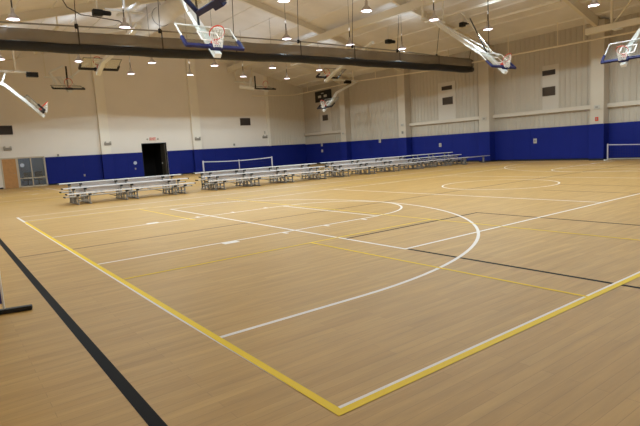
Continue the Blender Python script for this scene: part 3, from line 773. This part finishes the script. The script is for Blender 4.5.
# ------------------------------------------------------------------ bleachers
def bleacher(x0, x1, frames, label, y0=17.35, riser=True):
    r = empty('bleacher', ((x0+x1)/2, y0+.9, 0), label, 'bleacher', 'aluminium bleachers along the curtain line')
    rows = [(y0+.12, .42), (y0+.78, .60), (y0+1.46, .76)]
    for i, (y, z) in enumerate(rows):
        mb = MB(); mb.box(x0, y-.12, z-.04, x1, y+.12, z); mb.build('seat_plank', M['plank'], r, bevel=.008)
        for x in (x0, x1):
            mb = MB(); s = -1 if x == x0 else 1; mb.box(x, y-.125, z-.045, x+s*.03, y+.125, z+.003); mb.build('end_cap', M['black'], r)
        if i > 0:
            zf = z-.3
            mb = MB(); mb.box(x0, y-.42, zf-.035, x1, y-.16, zf); mb.build('foot_plank', M['alu'], r, bevel=.006)
            for x in (x0, x1):
                mb = MB(); s = -1 if x == x0 else 1; mb.box(x, y-.425, zf-.04, x+s*.03, y-.155, zf+.003); mb.build('end_cap', M['black'], r)
            if riser:
                mb = MB(); mb.box(x0+.45, y+.09, z-(.2 if i == 1 else .24), x1-.45, y+.11, z-.045); mb.build('riser_plank', M['alu_pale'], r)
    for fx in frames:
        mb = MB(); tt = .045
        ya, yb = y0, y0+1.6
        for dx in (-.2, .2):
            x = fx+dx
            mb.box(x-tt/2, ya, 0, x+tt/2, yb, tt)
            for y, z in rows: mb.box(x-tt/2, y-tt/2, 0, x+tt/2, y+tt/2, z-.04)
            mb.box(x-tt/2, y0+.12, .25, x+tt/2, y0+1.46, .25+tt)
            mb.beam((x, y0+.78, .06), (x, y0+1.46, .6), tt, tt)
            for y in (rows[1][0]-.29, rows[2][0]-.29):
                zf = .265 if y < y0+.9 else .425
                mb.box(x-tt/2, y-tt/2, 0, x+tt/2, y+tt/2, zf)
        mb.box(fx-.2, y0+.12-tt/2, .12, fx+.2, y0+.12+tt/2, .12+tt)
        mb.box(fx-.2, y0+1.46-tt/2, .12, fx+.2, y0+1.46+tt/2, .12+tt)
        mb.build('support_frame', M['alu_dark'], r)
        for y, z in rows:
            for dx in (-.2, .2):
                mb = MB(); mb.box(fx+dx-.045, y-.128, z-.1, fx+dx+.045, y-.03, z-.04); mb.build('clamp', M['black'], r)
    mb = MB()
    for a, b in zip(frames, frames[1:]): mb.beam((a+.2, y0+1.5, .1), (b-.2, y0+1.5, .55), .03, .03); mb.beam((a+.2, y0+1.5, .55), (b-.2, y0+1.5, .1), .03, .03)
    mb.build('cross_brace', M['alu_dark'], r)
bleacher(1.8, 6.55, (2.35, 4.05, 5.95), 'low aluminium bleacher at the left end of the row, before the dark doorway')
bleacher(7.15, 13.75, (7.7, 9.4, 11.2, 13.1), 'long aluminium bleacher in front of the white framed net, second from the left')
bleacher(14.0, 20.75, (14.6, 16.4, 18.2, 20.1), 'long aluminium bleacher third from the left, before the right wall pillars')
bleacher(20.95, 24.9, (21.5, 22.9, 24.4), 'grey aluminium bleacher at the right end of the row beside the blue wall', y0=17.6, riser=False)
r = None
# a lower bench beside the last bleacher
r = empty('bench', (25.3, 17.3, 0), 'low aluminium bench at the far right end of the bleachers', 'bench')
mb = MB(); mb.box(23.2, 17.02, .40, 26.1, 17.27, .44); mb.build('seat', M['alu'], r, bevel=.006)
for x in (23.7, 25.6):
    mb = MB(); mb.box(x-.03, 17.0, 0, x+.03, 17.3, .04); mb.box(x-.03, 17.1, 0, x+.03, 17.2, .4); mb.build('leg', M['alu_dark'], r)

# ------------------------------------------------------------------ portable nets
def net_stand(p, q, h, label, mid=True, bottom=False, ground=.02):
    p, q = V((*p, 0)), V((*q, 0)); d = (q-p).normalized(); s = V((-d.y, d.x, 0))
    r = empty('portable_net', (p+q)/2, label, 'net')
    for e in (p, q):
        mb = MB(); mb.tube([e+V((0, 0, .0)), e+V((0, 0, h))], .035, 10); mb.build('post', M['net_grey'], r, smooth=False)
        mb = MB(); mb.beam(e-s*.35+V((0, 0, .03)), e+s*.35+V((0, 0, .03)), .07, .06); mb.build('foot', M['white_metal'], r)
    if mid:
        m = (p+q)/2; mb = MB(); mb.tube([m, m+V((0, 0, h-.04))], .02, 8); mb.build('center_post', M['net_grey'], r)
    mb = MB(); L = (q-p).length; N = 12
    pts = [p.lerp(q, i/N)+V((0, 0, h-.05-.05*math.sin(PI*i/N))) for i in range(N+1)]
    for a, b in zip(pts, pts[1:]): mb.beam(a, b, .02, .045)
    mb.build('top_tape', M['net_grey'], r)
    if bottom:
        mb = MB(); mb.beam(p+V((0, 0, .08)), q+V((0, 0, .08)), .03, .06); mb.build('bottom_rail', M['grey_metal'], r)
    mb = MB(); k = int(L/.12)
    for i in range(1, k): a = p.lerp(q, i/k); mb.tube([a+V((0, 0, .12)), a+V((0, 0, h-.07))], .003, 3, cap=False)
    for j in range(8): z = .12+j*(h-.2)/8; mb.tube([p+V((0, 0, z)), q+V((0, 0, z))], .003, 3, cap=False)
    mb.build('netting', M['net_dark'], r)
net_stand((8.05, 19.75), (11.75, 19.75), 1.24, 'white framed portable net behind the second bleacher', True)
net_stand((26.25, 10.05), (26.25, 5.4), .86, 'low white framed net by the blue wall at the right edge', False, True)

# ------------------------------------------------------------------ stand at the left edge
r = empty('banner_stand', (-1.3, 3.96, 0), 'white pole with black floor bar and purple banner at the left edge', 'banner stand')
mb = MB(); mb.beam((-1.075, 3.86, .025), (-1.8, 4.02, .025), .075, .05); mb.build('floor_bar', M['black'], r, bevel=.012)
mb = MB(); mb.tube([(-1.325, 3.915, .03), (-1.325, 3.915, 1.25)], .012, 10); mb.build('pole', M['white_metal'], r)
mb = MB(); mb.beam((-1.335, 3.917, .66), (-1.74, 4.007, .66), .012, 1.1); mb.build('banner', M['blue_cloth'], r)
mb = MB(); mb.tube([(-1.75, 4.01, .03), (-1.75, 4.01, 1.25)], .012, 10); mb.build('pole', M['white_metal'], r)

# ------------------------------------------------------------------ added fill light in the office, without a fixture + world
ol = bpy.data.lights.new('office_fill', 'AREA'); ol.energy = 7; ol.size = .6; ol.color = (.85, .92, 1)
oo = bpy.data.objects.new('office_fill', ol); COL.objects.link(oo); oo.location = (3.7, Y1+1.8, 2.7)
w = bpy.data.worlds.new('world'); sc.world = w; w.use_nodes = True
w.node_tree.nodes['Background'].inputs['Color'].default_value = (.05, .045, .04, 1)
w.node_tree.nodes['Background'].inputs['Strength'].default_value = .3
sc.view_settings.view_transform = 'Standard'
sc.view_settings.look = 'None'
sc.view_settings.exposure = 0
sc.cycles.max_bounces = 8; sc.cycles.diffuse_bounces = 5; sc.cycles.transparent_max_bounces = 16
sc.cycles.sample_clamp_indirect = 4
